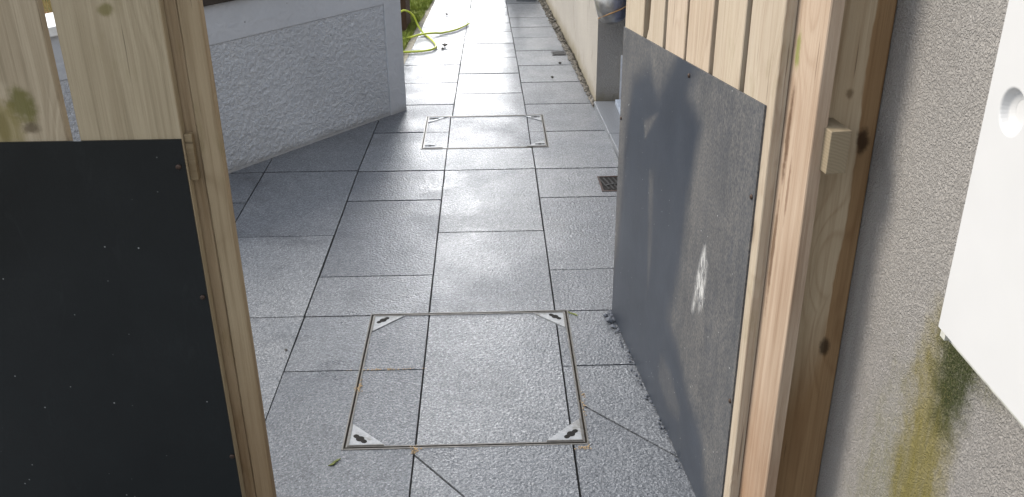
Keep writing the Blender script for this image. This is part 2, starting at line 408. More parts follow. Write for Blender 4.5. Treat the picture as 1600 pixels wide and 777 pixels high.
# ------------------------------------------------------------------ inspection covers
def cover(name, rect, label, joints_x, joints_y, dirty):
    x0, x1, y0, y1 = rect
    root = empty(name, (x0, y0, 0)); W, D = x1 - x0, y1 - y0
    tag(root, label, 'manhole cover', 'recessed inspection covers in the path')
    def ring(a, b, z0, z1, nm, mat):
        m = MB()
        m.box(a, W - a, a, b, z0, z1); m.box(a, W - a, D - b, D - a, z0, z1)
        m.box(a, b, b, D - b, z0, z1); m.box(W - b, W - a, b, D - b, z0, z1)
        return m.build(nm, mat, root)
    ring(.0005, .0050, -.05, .0012, 'frame', M_steel)
    ring(.0055, .0105, -.05, -.004, 'joint', M_gap)
    ring(.0108, .0150, -.05, .0010, 'tray_rim', M_steel)
    m = MB(); m.box(.012, W - .012, .012, D - .012, -.06, -.012); m.build('tray', M_gap, root)
    leg = .105 if D > .6 else .10
    i = .0153
    # infill slabs, corners cut back for the lifting plates
    xs = [i] + [jx - x0 for jx in joints_x] + [W - i]
    for k in range(len(xs) - 1):
        ys = [i] + ([jy - y0 for jy in joints_y[k]]) + [D - i]
        for j in range(len(ys) - 1):
            a, b, c, d = xs[k], xs[k + 1], ys[j], ys[j + 1]
            a += GAP if k else 0; b -= GAP if k < len(xs) - 2 else 0
            c += GAP * .8 if j else 0; d -= GAP * .8 if j < len(ys) - 2 else 0
            L = leg + .002 
            pl = [(a, c), (b, c), (b, d), (a, d)]
            # cut the corner triangles away: clip by four half planes
            for (cx, cy, sx, sy) in ((i, i, 1, 1), (W - i, i, -1, 1), (W - i, D - i, -1, -1), (i, D - i, 1, -1)):
                res = []
                fn = lambda p: ((p[0] - cx) * sx + (p[1] - cy) * sy) - L
                for q in range(len(pl)):
                    p, r = pl[q], pl[(q + 1) % len(pl)]
                    fp, fr = fn(p), fn(r)
                    if fp >= 0: res.append(p)
                    if fp * fr < 0:
                        t = fp / (fp - fr); res.append((p[0] + (r[0] - p[0]) * t, p[1] + (r[1] - p[1]) * t))
                pl = res
                if len(pl) < 3: break
            if len(pl) < 3: continue
            m = MB(); m.prism(pl, -.0125, -.0008 - .0006 * random.random())
            o = m.build('infill_slab', M_gran2, root)
            a_ = o.data.attributes.new('slab_tone', 'FLOAT', 'FACE'); a_.data.foreach_set('value', [random.random()] * len(o.data.polygons))
    for (cx, cy, sx, sy) in ((i, i, 1, 1), (W - i, i, -1, 1), (W - i, D - i, -1, -1), (i, D - i, 1, -1)):
        m = MB(); m.prism([(cx, cy), (cx + sx * leg, cy), (cx, cy + sy * leg)], -.02, .0016)
        p = m.build('corner_plate', M_galv, root, bevel=.0008)
        m = MB(); w2 = .0035
        m.box(min(cx, cx + sx * leg * .96), max(cx, cx + sx * leg * .96), min(cy, cy + sy * w2), max(cy, cy + sy * w2), .0017, .0034)
        m.box(min(cx, cx + sx * w2), max(cx, cx + sx * w2), min(cy + sy * w2, cy + sy * leg * .96), max(cy + sy * w2, cy + sy * leg * .96), .0017, .0034)
        m.build('plate_rim', M_steel, p)
        # keyhole: dark raised shape standing for the shade in a slotted hole, aligned with the diagonal's normal
        kc = Vector((cx + sx * leg * .30, cy + sy * leg * .30)); u_ = Vector((sx, -sy)).normalized() if D > .6 else Vector((1, 0)); v_ = Vector((-u_.y, u_.x))
        pts = []
        for t in range(32):
            an = t * 2 * math.pi / 32
            r = .0115
            if abs(math.cos(an)) > .9: r = .0115 + .0145 * max(0, (abs(math.cos(an)) - .9) / .1) ** .35
            pts.append(tuple(kc + u_ * r * math.cos(an) + v_ * r * math.sin(an)))
        m = MB(); m.prism(pts, .0005, .0021); m.build('keyhole_shade', M_dark, p)
        if dirty:
            pass
    return root
cover('manhole_cover', MAN, 'large square paved manhole cover with four triangular corner plates in the foreground between the gates',
      [-.224, .207], [[2.474], [], [2.474]], True)
cover('manhole_cover', MAN2, 'smaller wet manhole cover farther down the path, level with the end of the grey wall',
      [-.222, .200], [[4.764], [], [4.744]], True)

# ------------------------------------------------------------------ drain grates
def drain(x, y, rz, label, wx=.10, wy=.19, fm=None):
    root = empty('drain_grate', (x, y, 0), rz); tag(root, label, 'drain', 'small drain grates in the paving')
    m = MB(); t = .009
    m.box(-wx, wx, -wy, -wy + t, -.02, .003); m.box(-wx, wx, wy - t, wy, -.02, .003)
    m.box(-wx, -wx + t, -wy + t, wy - t, -.02, .003); m.box(wx - t, wx, -wy + t, wy - t, -.02, .003)
    m.build('frame', fm or M_rust, root)
    m = MB(); m.box(-wx + t, wx - t, -wy + t, wy - t, -.02, .0008); m.build('sump_shade', M_dark, root)  # solid dark fill painted as the shade below the bars
    nb = 7
    for k in range(nb):
        cx = -wx + t + (2 * wx - 2 * t) * (k + .5) / nb
        m = MB(); Mx = Matrix.Translation((cx, 0, 0)) @ Matrix.Rotation(R(12), 4, 'Z')
        m.box(-.0035, .0035, -wy + t + .012, wy - t - .012, .0002, .0035, Mx); m.build('bar', M_iron, root)
    m = MB(); Mx = Matrix.Rotation(R(20), 4, 'Z'); m.box(-wx + t + .006, wx - t - .006, -.006, .006, .0006, .0042, Mx); m.build('crossbar', M_iron, root)
drain(.575, 3.985, R(1), 'rusty framed drain grate partly behind the open gate with dark rubber sheet', .085, .092)
drain(.475, 6.40, R(2), 'small black drain grate by the gravel strip at the far right wall', .048, .055, M_iron)

# ------------------------------------------------------------------ left low rendered wall
def render_mat(name, base, scale, dist, speck=.3, stain=None, flow=1.0):
    m = Mat(name, .8, .25); v = m.co()
    warp = m.noise(v, scale * .5, 2)
    n1 = m.noise(m.mapped(v, (1, 1, flow)), scale, 2, .5, 1.4)
    n2 = m.noise(v, scale * 5, 4, .6)
    big = m.noise(v, 2.0, 5, .6)
    c = m.mix(m.rng(big, .3, .7), tuple(x * .88 for x in base), tuple(x * 1.08 for x in base))
    c = m.mix(m.rng(n2, .35, .7, 0, speck), c, tuple(x * .55 for x in base))
    if stain: c = stain(m, v, c)
    m.col(c)
    h = m.math('ADD', m.math('MULTIPLY', m.rng(n1, .35, .65, 0, 1, True), .8), m.math('MULTIPLY', n2, .3))
    m.nrm(m.bump(h, .8, dist)); return m.m
def lw_stain(m, v, c):
    z = m.sep(v)[2]; nz = m.noise(v, 12, 5, .65)
    c = m.mix(m.math('MULTIPLY', m.rng(m.math('ADD', z, m.math('MULTIPLY', nz, .09)), .03, .10, 1, 0, True), .45), c, (.16, .14, .10))
    sp = m.vor(v, 9); return m.mix(m.rng(sp, .05, .03, 0, .5), c, (.06, .06, .05))
M_wallp = render_mat('painted_roughcast', (.56, .585, .62), 80, .005, .15, lw_stain, .8)
M_walls = render_mat('painted_smooth_render', (.53, .552, .585), 14, .0015, .10, lw_stain)
wdir = Vector((-.62142, -.78348)); wn = Vector((.78348, -.62142))
root = empty('garden_wall', (-.478, 5.170, 0), math.atan2(wdir.y, wdir.x))
tag(root, 'low light grey painted wall with a roughcast panel between smooth bands, left of the path', 'wall')
# local x runs along the wall from its corner towards the camera's left, local y: +y is the visible side (normal)
# rotate: local +y = (-wdir.y, wdir.x) = (.78,-.62) = wn
m = MB(); m.box(0, 3.6, -.22, -.004, -.08, .785); m.build('core', M_walls, root)
m = MB(); m.box(.127, 3.6, -.0045, 0.0, .012, .612)
# fine relief on the roughcast panel: a real displaced sheet
def sheet(x0, x1, z0, z1, step, fn):
    nx = int((x1 - x0) / step); nz = int((z1 - z0) / step); b = MB()
    for j in range(nz + 1):
        for i in range(nx + 1):
            x = x0 + (x1 - x0) * i / nx; z = z0 + (z1 - z0) * j / nz
            b.v.append((x, fn(x, z), z))
    for j in range(nz):
        for i in range(nx):
            a = j * (nx + 1) + i; b.f.append((a, a + nx + 1, a + nx + 2, a + 1))
    return b
m.v = []; m.f = []
def relief(x, z):
    p = Vector((x * 58, z * 58, 0)); q = mnoise.noise_vector(p * .7) * .8
    n_ = mnoise.noise(p + q); n2_ = mnoise.noise(p * 2.3 + q)
    e = min(1, min(x - .127, .612 - z, z - .012) / .008 + .0)
    return (.0015 + .0026 * max(-.4, min(.7, n_ * 1.6)) + .0013 * n2_) * max(0, e) - .0035
m = sheet(.127, 2.4, .012, .612, .0058, relief)
m.build('roughcast_panel', M_wallp, root, smooth=True)
m = MB(); m.box(.124, 3.6, -.004, .0015, .612, .785); m.build('top_band', M_walls, root, bevel=.001)
m = MB(); m.box(0.0, .127, -.004, .0017, -.02, .7852); m.build('corner_band', M_walls, root, bevel=.001)
m = MB(); m.box(-.02, 1.42, -.24, .02, .786, .83); m.build('coping', plain('dark_coping', (.045, .036, .03), .7, .3, vary=.3, scale=20), root, bevel=.004)
m = MB(); m.box(1.423, 3.6, -.24, .02, .786, .824); m.build('coping', plain('white_coping', (.78, .78, .76), .7, .3), root, bevel=.004)

# red trough with dry stems behind the wall (seen through the slit between the boards of the left gate)
tr = empty('planter', (-3.62, 7.86, -.1)); tag(tr, 'red rimmed planting trough with dry yellow stems, seen through the slit in the left gate', 'planter')
m = MB(); m.box(-.5, .5, -.14, .14, 0, .12); m.build('trough', plain('red_plastic', (.34, .04, .025), .5, .4), tr, bevel=.008)
m = MB()
for k in range(420):
    x = random.uniform(-.46, .46); y = random.uniform(-.12, .12); h = random.uniform(.12, .4); a = random.uniform(0, 6.28); r = random.uniform(0, .09)
    m.face([(x - .004, y, .12), (x + .004, y, .12), (x + r * math.cos(a), y + r * math.sin(a), .12 + h)])
s = m.build('dry_stems', plain('dry_straw', (.36, .28, .12), .8, .2, vary=.35), tr)
# timber planter at the lawn's edge, only its corner shows past the wall
M_brown = wood('dark_brown_timber', (.075, .045, .028), (.028, .017, .011), knot=False)
pl = empty('timber_planter', (-.62, 7.13, -.06)); tag(pl, 'dark brown timber planter on the lawn just past the end of the grey wall', 'planter')
m = MB()
m.box(-1.0, 0, 0, .035, 0, .46); m.box(-1.0, 0, .365, .4, 0, .46); m.box(-.035, 0, .035, .365, 0, .46); m.box(-1.0, -.965, .035, .365, 0, .46)
m.build('box', M_brown, pl, bevel=.003)
m = MB(); m.box(-.965, -.035, .035, .365, .02, .42); m.build('soil', M_soil, pl)

# ------------------------------------------------------------------ right hand house: far wall, reveal, door, step
def fw_stain(m, v, c):
    z = m.sep(v)[2]; nz = m.noise(m.mapped(v, (1, 1, .35)), 16, 6, .7)
    c = m.mix(m.rng(nz, .60, .74, 0, .55), c, (.13, .10, .06))
    return m.mix(m.math('MULTIPLY', m.rng(m.math('ADD', z, m.math('MULTIPLY', nz, .16)), .08, .20, 1, 0, True), .6), c, (.16, .13, .06))
M_far = render_mat('beige_render', (.40, .372, .33), 120, .004, .35, fw_stain)
hw = empty('house_wall', (.601, 5.19, 0)); tag(hw, 'beige stained roughcast house wall along the far right of the path', 'wall')
m = MB()
m.prism([(0, 0), (.19, 0), (.19, .03), (.8, .03), (.8, 7.0), (-.27, 7.0), (-.113, 3.105), (-.022, 1.185)], -.1, 2.6)
m.build('wall', M_far, hw)
dr = empty('house_door', (.745, 4.20, 0)); tag(dr, 'blue grey door and frame in the recess behind the right gate', 'door')
M_blue = plain('blue_grey_paint', (.105, .135, .21), .4, .5, vary=.08)
M_bluep = plain('pale_blue_sill', (.25, .29, .35), .45, .5, vary=.1)
m = MB(); m.box(.02, .09, .80, .97, .03, 2.1); m.box(.02, .09, -.02, .06, .03, 2.1); m.build('frame', M_blue, dr, bevel=.004)
m = MB(); m.box(.05, .09, .062, .798, .075, 2.1); m.build('leaf', plain('dark_blue_paint', (.045, .06, .12), .4, .5), dr)
m = MB(); m.box(-.045, .09, .062, .905, .031, .06); m.build('threshold', M_bluep, dr, bevel=.004)
m = MB(); m.box(-.012, .0195, .975, .986, .035, .29); m.build('white_strip', plain('white_plastic', (.7, .7, .7), .5, .5), dr)
m = MB(); m.box(.0, .012, .9865, .989, .04, .05); m.build('strip_screw', M_steel, dr)
st = empty('door_step', (.60, 4.30, 0)); tag(st, 'pale granite doorstep slabs in front of the blue grey door', 'step')
for y0, y1, xl0, xl1 in ((.004, .305, .021, .008), (.310, .872, .007, -.012)):
    m = MB(); m.prism([(xl0, y0), (.16, y0), (.16, y1), (xl1, y1)], -.06, .030); m.build('step_slab', M_step, st, bevel=.002)

# metal fitting on the corner
lp = empty('vent_pipe', (.675, 5.06, .50)); tag(lp, 'shiny steel rounded vent pipe with a tan cord, at the top of the wall corner', 'pipe')
M_chr = plain('brushed_steel', (.40, .385, .365), .36, .5, .85, vary=.2, scale=40)
m = MB()
prof = [(.0, 0), (.03, .002), (.055, .010), (.074, .026), (.085, .05), (.087, .09), (.087, .16), (.082, .165), (.087, .17), (.087, .30)]
m.lathe(prof, Matrix.Rotation(R(-14), 4, 'Y') @ Matrix.Scale(.95, 4), 40)
m.build('body', M_chr, lp, smooth=True)
m = MB(); pts = []
for k in range(17):
    a = math.pi * (1.02 + k / 16 * .86)
    pts.append((.088 * math.cos(a), .088 * math.sin(a) , .022 + .10 * (k / 16)))
m.tube(pts, .0035, 8); m.build('cord', plain('tan_cord', (.35, .20, .08), .7, .3), lp, smooth=True)
m = MB(); m.box(-.02, .02, .07, .135, .18, .24); m.build('bracket', M_steel, lp)

# gravel strip between paving and wall
rg = random.Random(3)
m = MB()
def pebble(b, x, y, z, r, g):
    base = len(b.v); sx, sy, sz = r * g.uniform(.7, 1.3), r * g.uniform(.7, 1.3), r * g.uniform(.5, .9); a = g.uniform(0, 6.28)
    ca, sa = math.cos(a), math.sin(a)
    ring = []
    for (px, py, pz) in ((1, 0, 0), (-1, 0, 0), (0, 1, 0), (0, -1, 0), (0, 0, 1), (0, 0, -1), (.62, .62, .55), (-.62, .62, .55), (-.62, -.62, .55), (.62, -.62, .55)):
        j = g.uniform(.85, 1.15); X, Y, Z = px * sx * j, py * sy * j, pz * sz * j
        b.v.append((x + X * ca - Y * sa, y + X * sa + Y * ca, z + Z))
    for f in ((4, 6, 7), (4, 7, 8), (4, 8, 9), (4, 9, 6), (0, 2, 6), (2, 7, 6), (2, 1, 7), (1, 8, 7), (1, 3, 8), (3, 9, 8), (3, 0, 9), (0, 6, 9), (0, 5, 2), (2, 5, 1), (1, 5, 3), (3, 5, 0)):
        b.f.append(tuple(base + k for k in f))
for k in range(2600):
    y = rg.uniform(5.16, 11.5) if k % 5 else rg.uniform(5.16, 6.6)
    xl = interp(R_, y); xr = (.601 - (y - 5.19) * .0367) + .004
    pebble(m, rg.uniform(xl - .004, max(xl + .012, xr)), y, rg.uniform(-.010, .010), rg.uniform(.006, .014), rg)
for k in range(500):
    y = rg.uniform(1.9, 4.28); pebble(m, rg.uniform(.635, .75), y, rg.uniform(-.03, -.01), rg.uniform(.006, .014), rg)
def gravel_mat():
    q = Mat('gravel', .6, .4); v = q.co()
    q.col(q.ramp(q.noise(v, 60, 3), [(.3, (.025, .022, .017)), (.5, (.085, .075, .06)), (.75, (.24, .22, .18))])); return q.m
tag(m.build('gravel', gravel_mat()), 'strip of wet gravel between the slabs and the house wall', 'gravel', kind='stuff')

# ------------------------------------------------------------------ lawn
m = MB(); m.prism([(x - .001, y) for y, x in eo] + [(-9, 12), (-9, 5.1)], -.1, -.015)
tag(m.build('lawn_soil', plain('lawn_soil', (.05, .06, .02), .95, .1, vary=.4)), kind='structure')
gr = random.Random(5); m = MB()
def blade(x, y, h, z0=-.016):
    a = gr.uniform(0, 6.28); ww = gr.uniform(.0022, .0045); b = gr.uniform(.005, .03); c = gr.uniform(0, 6.28)
    dx, dy = math.cos(a) * ww, math.sin(a) * ww; bx, by = math.cos(c) * b, math.sin(c) * b
    i = len(m.v)
    m.v += [(x - dx, y - dy, z0), (x + dx, y + dy, z0), (x + dx * .7 + bx * .4, y + dy * .7 + by * .4, z0 + h * .6), (x - dx * .7 + bx * .4, y - dy * .7 + by * .4, z0 + h * .6), (x + bx, y + by, z0 + h)]
    m.f += [(i, i + 1, i + 2, i + 3), (i + 3, i + 2, i + 4)]
for k in range(30000):
    y = gr.uniform(5.6, 9.2); x = interp(eo, y) - gr.random() ** 1.5 * 1.0 + .012
    cl = mnoise.noise(Vector((x * 5, y * 5, 1.3)))
    if cl < -.15 and gr.random() < .7: continue
    blade(x, y, gr.uniform(.02, .05) * (1 + .7 * cl))
for k in range(14000):
    blade(gr.uniform(-6, -1.2), gr.uniform(5.3, 10), gr.uniform(.04, .08))
def grass_mat():
    q = Mat('grass', .5, .3); v = q.co(); f = q.noise(v, 7, 5, .65); f2 = q.noise(v, 160, 2)
    c = q.ramp(f, [(.3, (.12, .165, .025)), (.55, (.21, .28, .04)), (.72, (.32, .32, .09))])
    q.col(q.mix(q.rng(f2, .35, .65, 0, .5), c, (.19, .20, .06))); q.b.inputs['Transmission Weight'].default_value = 0
    return q.m
tag(m.build('grass', grass_mat()), 'rough green grass left of the far path behind the wall', 'grass', kind='stuff')

# ------------------------------------------------------------------ garden hose
def smooth_curve(pts, n=10):
    pts = [Vector(p) for p in pts]; o = []
    for k in range(len(pts) - 1):
        p0, p1, p2, p3 = pts[max(k - 1, 0)], pts[k], pts[k + 1], pts[min(k + 2, len(pts) - 1)]
        for i in range(n):
            t = i / n
            o.append(.5 * ((2 * p1) + (p2 - p0) * t + (2 * p0 - 5 * p1 + 4 * p2 - p3) * t * t + (3 * p1 - p0 - 3 * p2 + p3) * t ** 3))
    o.append(pts[-1]); return o
hz = .010
hose = [(-.95, 7.05, .05), (-.80, 6.99, .09), (-.66, 7.02, .17), (-.615, 7.06, .175), (-.565, 7.10, .13), (-.53, 7.10, .05), (-.485, 7.02, hz), (-.435, 6.88, hz), (-.395, 6.74, hz), (-.376, 6.63, hz), (-.395, 6.55, hz), (-.45, 6.50, hz), (-.55, 6.475, hz), (-.68, 6.46, .012),
        (-.95, 6.42, .012), (-1.25, 6.5, .012), (-1.25, 6.7, .012), (-.95, 6.80, .014), (-.72, 6.84, .014), (-.62, 6.87, hz), (-.495, 6.94, .026), (-.40, 7.0, .020), (-.357, 7.04, hz), (-.254, 7.14, hz), (-.192, 7.26, hz), (-.155, 7.36, hz)]
m = MB(); m.tube(smooth_curve(hose, 8), .0075, 10)
def hose_mat():
    q = Mat('yellow_green_hose', .38, .5); v = q.co()
    q.col(q.mix(q.rng(q.noise(v, 9, 4), .35, .65), (.42, .50, .05), (.55, .62, .09))); return q.m
tag(m.build('garden_hose', hose_mat(), smooth=True), 'yellow green garden hose looped over the edge of the far path', 'hose')

# ------------------------------------------------------------------ gates
def dust_light_panel_mat(name, base, dust_light, speck):
    m = Mat(name, .5, .4); v = m.co(); 
    d = m.attr('dust_light'); s = m.attr('smear')  # dust amount; on the right gate it also carries a painted shadow
    n1 = m.noise(m.mapped(v, (1, 1, .45)), 300, 5, .75); n2 = m.noise(v, 7, 5, .65); n3 = m.noise(m.mapped(v, (1, 1, .1)), 34, 5, .65)
    patt = m.math('MULTIPLY', m.rng(n1, .36, .72), m.math('ADD', m.rng(n2, .35, .65,   .60, 1.0), m.rng(n3, .4, .65, -.05, .4)))
    dm = m.math('MULTIPLY', patt, d)
    c = m.mix(m.rng(n2, .3, .7), tuple(x * .85 for x in base), tuple(x * 1.15 for x in base))
    c = m.mix(m.math('ADD', m.math('MULTIPLY', dm, .75), m.math('MULTIPLY', d, .05)), c, dust_light)
    # paint splash
    sm = m.math('MULTIPLY', m.math('MULTIPLY', s, m.rng(m.noise(m.mapped(v, (1.2, 1, .22), (.31, 0, .7)), 95, 6, .8), .44, .58)), .85)
    c = m.mix(sm, c, (.62, .62, .60))
    # splashes and specks
    for (q, th, rad) in ((26, .80, .05), (48, .76, .08), (12, .78, .035)):
        vv = m.mapped(v, (1, 0, 1), (q * .37, 0, q * .11))
        vd = m.vor(vv, q); vs = m.rng(m.vor(vv, q, outp='Color'), th, th + .02)
        clu = m.rng(m.noise(v, 4.5, 2), .46, .54)
        c = m.mix(m.math('MULTIPLY', m.math('MULTIPLY', m.rng(vd, rad, rad * .7), vs), clu), c, speck)
    sc = m.noise(m.mapped(v, (1.3, 1, .25), (0, 0, 0)), 16, 5, .75, 1.2)
    c = m.mix(m.rng(sc, .60, .80, 0, .5), c, tuple(x * 1.9 + .012 for x in base))
    m.col(c)
    m.rgh(m.rng(d, 0, 1, .33, .62))
    m.nrm(m.bump(n2, .12, .006, m.bump(n1, .15, .0012)))
    return m.m
def pip(poly, x, y):
    c = False; n = len(poly)
    for i in range(n):
        (x1, y1), (x2, y2) = poly[i], poly[(i + 1) % n]
        if (y1 > y) != (y2 > y) and x < (x2 - x1) * (y - y1) / (y2 - y1) + x1: c = not c
    return c
def sd_poly(poly, x, y):
    d = 1e9; n = len(poly)
    for i in range(n):
        (x1, y1), (x2, y2) = poly[i], poly[(i + 1) % n]
        vx, vy = x2 - x1, y2 - y1; t = max(0, min(1, ((x - x1) * vx + (y - y1) * vy) / (vx * vx + vy * vy + 1e-12)))
        d = min(d, math.hypot(x - x1 - t * vx, y - y1 - t * vy))
    return -d if pip(poly, x, y) else d
def sheet_panel(name, mat, root, x0, x1, zt0, zt1, zb, dust_light_f, smearf, step=.009, ragged=.0):
    nx = int((x1 - x0) / step); nz = int(1.0 / step); b = MB(); dv = []; sv = []
    for j in range(nz + 1):
        for i in range(nx + 1):
            x = x0 + (x1 - x0) * i / nx; zt = zt0 + (zt1 - zt0) * i / nx; z = zb + (zt - zb) * j / nz
            if j == 0: z += ragged * mnoise.noise(Vector((x * 30, 0, 0)))
            y = -.0042 - .0022 * mnoise.noise(Vector((x * 3.1, z * 2.6, 4))) * min(1, (x - x0) * 9, (x1 - x) * 9)
            b.v.append((x, y, z)); dv.append(dust_light_f(x, z)); sv.append(smearf(x, z))
    for j in range(nz):
        for i in range(nx):
            a = j * (nx + 1) + i; b.f.append((a, a + 1, a + nx + 2, a + nx + 1))
    # edges with thickness
    loop = [i for i in range(nx + 1)] + [j * (nx + 1) + nx for j in range(1, nz + 1)] + [nz * (nx + 1) + i for i in range(nx - 1, -1, -1)] + [j * (nx + 1) for j in range(nz - 1, 0, -1)]
    base = len(b.v)
    for k in loop:
        x, y, z = b.v[k]; b.v.append((x, -.0002, z)); dv.append(dv[k]); sv.append(0)
    n = len(loop); b2 = len(b.v)
    for k in loop: b.v.append(b.v[k]); dv.append(dv[k]); sv.append(0)
    for k in range(n):
        b.f.append((b2 + (k + 1) % n, b2 + k, base + k, base + (k + 1) % n))
    o = b.build(name, mat, root, smooth=True)
    for nm, vals in (('dust_light', dv), ('smear', sv)):
        a = o.data.attributes.new(nm, 'FLOAT', 'POINT'); a.data.foreach_set('value', vals)
    return o

# wood of the two gates: left boards coloured darker for shade, right paler for sun
M_lw = wood('weathered_pine_shade_toned', (.42, .365, .265), (.19, .15, .09), algae=.35, blobs=[
    ((1.019, 0, 1.105), (.035, .05, .05), (.10, .095, .012), .8), ((.97, 0, 1.07), (.07, .05, .06), (.22, .18, .05), .55),
    ((1.025, 0, 1.065), (.022, .05, .016), (.13, .10, .06), .9), ((1.2, 0, 1.275), (.018, .05, .016), (.14, .12, .03), .7)])
M_ls = wood('mossy_stile_pine', (.40, .32, .215), (.15, .10, .05), algae=.5,
    damp=lambda m, v, c: m.mix(m.math('MULTIPLY', m.rng(m.math('ADD', m.sep(v)[2], m.math('MULTIPLY', m.noise(v, 9, 4), .25)), .35, .9, 1, 0, True), .5), c, (.17, .095, .04)))
M_rw = wood('pale_sunlit_toned_pine', (.47, .415, .34), (.27, .20, .145), algae=.45, grain=.8)
M_rs = wood('rough_pine_stile', (.45, .375, .295), (.22, .14, .085), grain=.9, blobs=[((1.150, .03, 1.19), (.014, .05, .05), (.20, .22, .05), .8), ((1.152, .03, 1.03), (.011, .05, .13), (.10, .055, .03), .85), ((1.148, .03, .78), (.009, .05, .16), (.12, .07, .04), .8), ((1.180, .03, .93), (.006, .05, .10), (.17, .10, .06), .7)],
    damp=lambda m, v, c: m.mix(m.math('MULTIPLY', m.rng(m.math('ADD', m.sep(v)[2], m.math('MULTIPLY', m.noise(v, 7, 4), .3)), .25, .8, 1, 0, True), .55), c, (.24, .125, .060)))
M_rail = wood('rail_pine', (.28, .22, .14), (.16, .11, .06), axis=0, knot=False)
def end_grain():
    m = Mat('end_grain_pine', .8, .2); v = m.co(); 
    q = m.n('ShaderNodeTexWave'); q.wave_type = 'RINGS'; q.inputs['Scale'].default_value = 55; q.inputs['Distortion'].default_value = 3.5; q.inputs['Detail'].default_value = 3
    m.l(m.mapped(v, (1, 1, 1), (-1.3, -.02, -.93)), q.inputs['Vector'])
    m.col(m.mix(m.rng(q.outputs['Fac'], 0, 1), (.27, .22, .15), (.235, .19, .125))); m.nrm(m.bump(m.noise(v, 300, 3), .6, .001)); return m.m
M_end = end_grain()
M_screw = plain('rusty_screw', (.06, .040, .030), .5, .5, .6, vary=.4, scale=200)

def board_mesh(x0, x1, y0, y1, z0, z1, wane=None, rough=0.0, seed=0):
    """a sawn board with slightly wandering edges; wane(z) bites into its left edge"""
    b = MB(); n = 46; rows = []
    for k in range(n + 1):
        z = z0 + (z1 - z0) * k / n
        l = .0016 * mnoise.noise(Vector((seed * 3.1, z * 2.2, 0))) + (wane(z) if wane else 0)
        r = .0016 * mnoise.noise(Vector((seed * 3.1 + 9, z * 2.2, 0)))
        if rough: l += rough * (mnoise.noise(Vector((seed, z * 17, 3))) + .6 * mnoise.noise(Vector((seed, z * 55, 7))))
        e = .0018
        rows.append([(x0 + l + e, y0), (x1 + r - e, y0), (x1 + r, y0 + e), (x1 + r, y1), (x0 + l, y1), (x0 + l, y0 + e)])
        for (x, y) in rows[-1]: b.v.append((x, y, z))
    for k in range(n):
        for j in range(6):
            j2 = (j + 1) % 6; b.f.append((k * 6 + j, k * 6 + j2, (k + 1) * 6 + j2, (k + 1) * 6 + j))
    b.f.append(tuple(reversed(range(6)))); b.f.append(tuple(n * 6 + j for j in range(6)))
    return b
def screw(root, x, z, y=-.0065):
    b = MB(); b.lathe([(.0, -.0012), (.0012, -.0018), (.0044, -.0012), (.0054, .0003), (.0054, .002)], Matrix.Translation((x, y, z)) @ Matrix.Rotation(R(-90), 4, 'X'), 14)
    b.build('screw', M_screw, root, smooth=True)

# --- left gate: closed across the left half of the opening
GL = empty('left_gate', (-1.86, 1.6547, .0)); GL.name = 'timber_gate'
tag(GL, 'closed left timber gate leaf with rubber sheet darkened for shade over its lower half', 'gate', 'timber gate leaves with dark kick sheets')
X0 = 1.86
lb = [(1.861 - .752, 1.293), (.865, 1.0965), (.655, .855), (.44, .645), (.225, .43), (.01, .215)]
lb[0] = (1.1085, 1.2935); lb[1] = (.877, 1.0865)
for k, (a, b_) in enumerate(lb):
    board_mesh(a, b_, 0, .022, .03, 1.80, seed=k + 1).build('board', M_lw, GL)
board_mesh(1.316, 1.3545, .0235, .046, .02, 1.78, seed=20, rough=.001).build('stile', M_ls, GL)
board_mesh(1.225, 1.3145, .0290, .046, .02, 1.78, seed=23).build('batten', M_ls, GL)
board_mesh(.01, .14, .0235, .046, .02, 1.78, seed=21).build('stile', M_ls, GL)
for z in (.28, 1.56):
    m = MB(); m.box(.02, 1.222, .0475, .09, z, z + .09); m.build('rail', M_rail, GL, bevel=.002)
m = MB(); m.box(1.2945, 1.309, .008, .0225, .955, 1.045); m.build('packing_block', M_rail, GL, bevel=.001)
M_lp = dust_light_panel_mat('rubber_sheet_shade_toned', (.0065, .0080, .0080), (.03, .033, .035), (.24, .245, .24))  # rubber colour darkened to near black for the shaded leaf
def ld(x, z): return .10 + .25 * max(0, mnoise.noise(Vector((x * 6, z * 6, 0))))
sheet_panel('kick_sheet', M_lp, GL, .03, 1.2925, 1.04, 1.04, .012, ld, lambda x, z: 0.0, .02)
for (x, z) in ((1.28, .987), (1.283, .712), (1.287, .321)): screw(GL, x, z)

# --- right gate: swung open, seen along its face
uh = Vector((.542, 1.484)); ud = Vector((-.10581, .99439)); W_ = 1.31
fr = uh + ud * W_
GR = empty('timber_gate', (fr.x, fr.y, 0), math.atan2(-ud.y, -ud.x))
tag(GR, 'open right timber gate leaf with dusty blue grey rubber sheet and white paint mark', 'gate', 'timber gate leaves with dark kick sheets')
U = lambda u: W_ - u
rb = [(1.31, 1.108), (1.075, .917), (.889, .736), (.717, .553), (.525, .364), (.337, .180)]
for k, (a, b_) in enumerate(rb):
    wn_ = None
    if k == 1: wn_ = lambda z: .030 * max(0, math.sin((z - 1.02) * 9 + .7)) if z > 1.0 else 0
    board_mesh(U(a), U(b_), 0, .022, .03 + .004 * k, 1.80, wane=wn_, seed=k + 40).build('board', M_rw, GR)
board_mesh(U(.235), U(.056), .0235, .047, .02, 1.80, seed=60, rough=.0035).build('stile', M_rs, GR)
board_mesh(U(1.30), U(1.16), .0235, .047, .02, 1.80, seed=61).build('stile', M_rs, GR)
for z in (.28, 1.0, 1.56):
    m = MB(); m.box(U(1.30), U(.232), .048, .09, z, z + .085); m.build('rail', M_rail, GR, bevel=.002)
m = MB(); m.box(U(.105), U(.030), .043, .080, 1.0, 1.078); m.build('rail_end', M_end, GR, bevel=.0015)
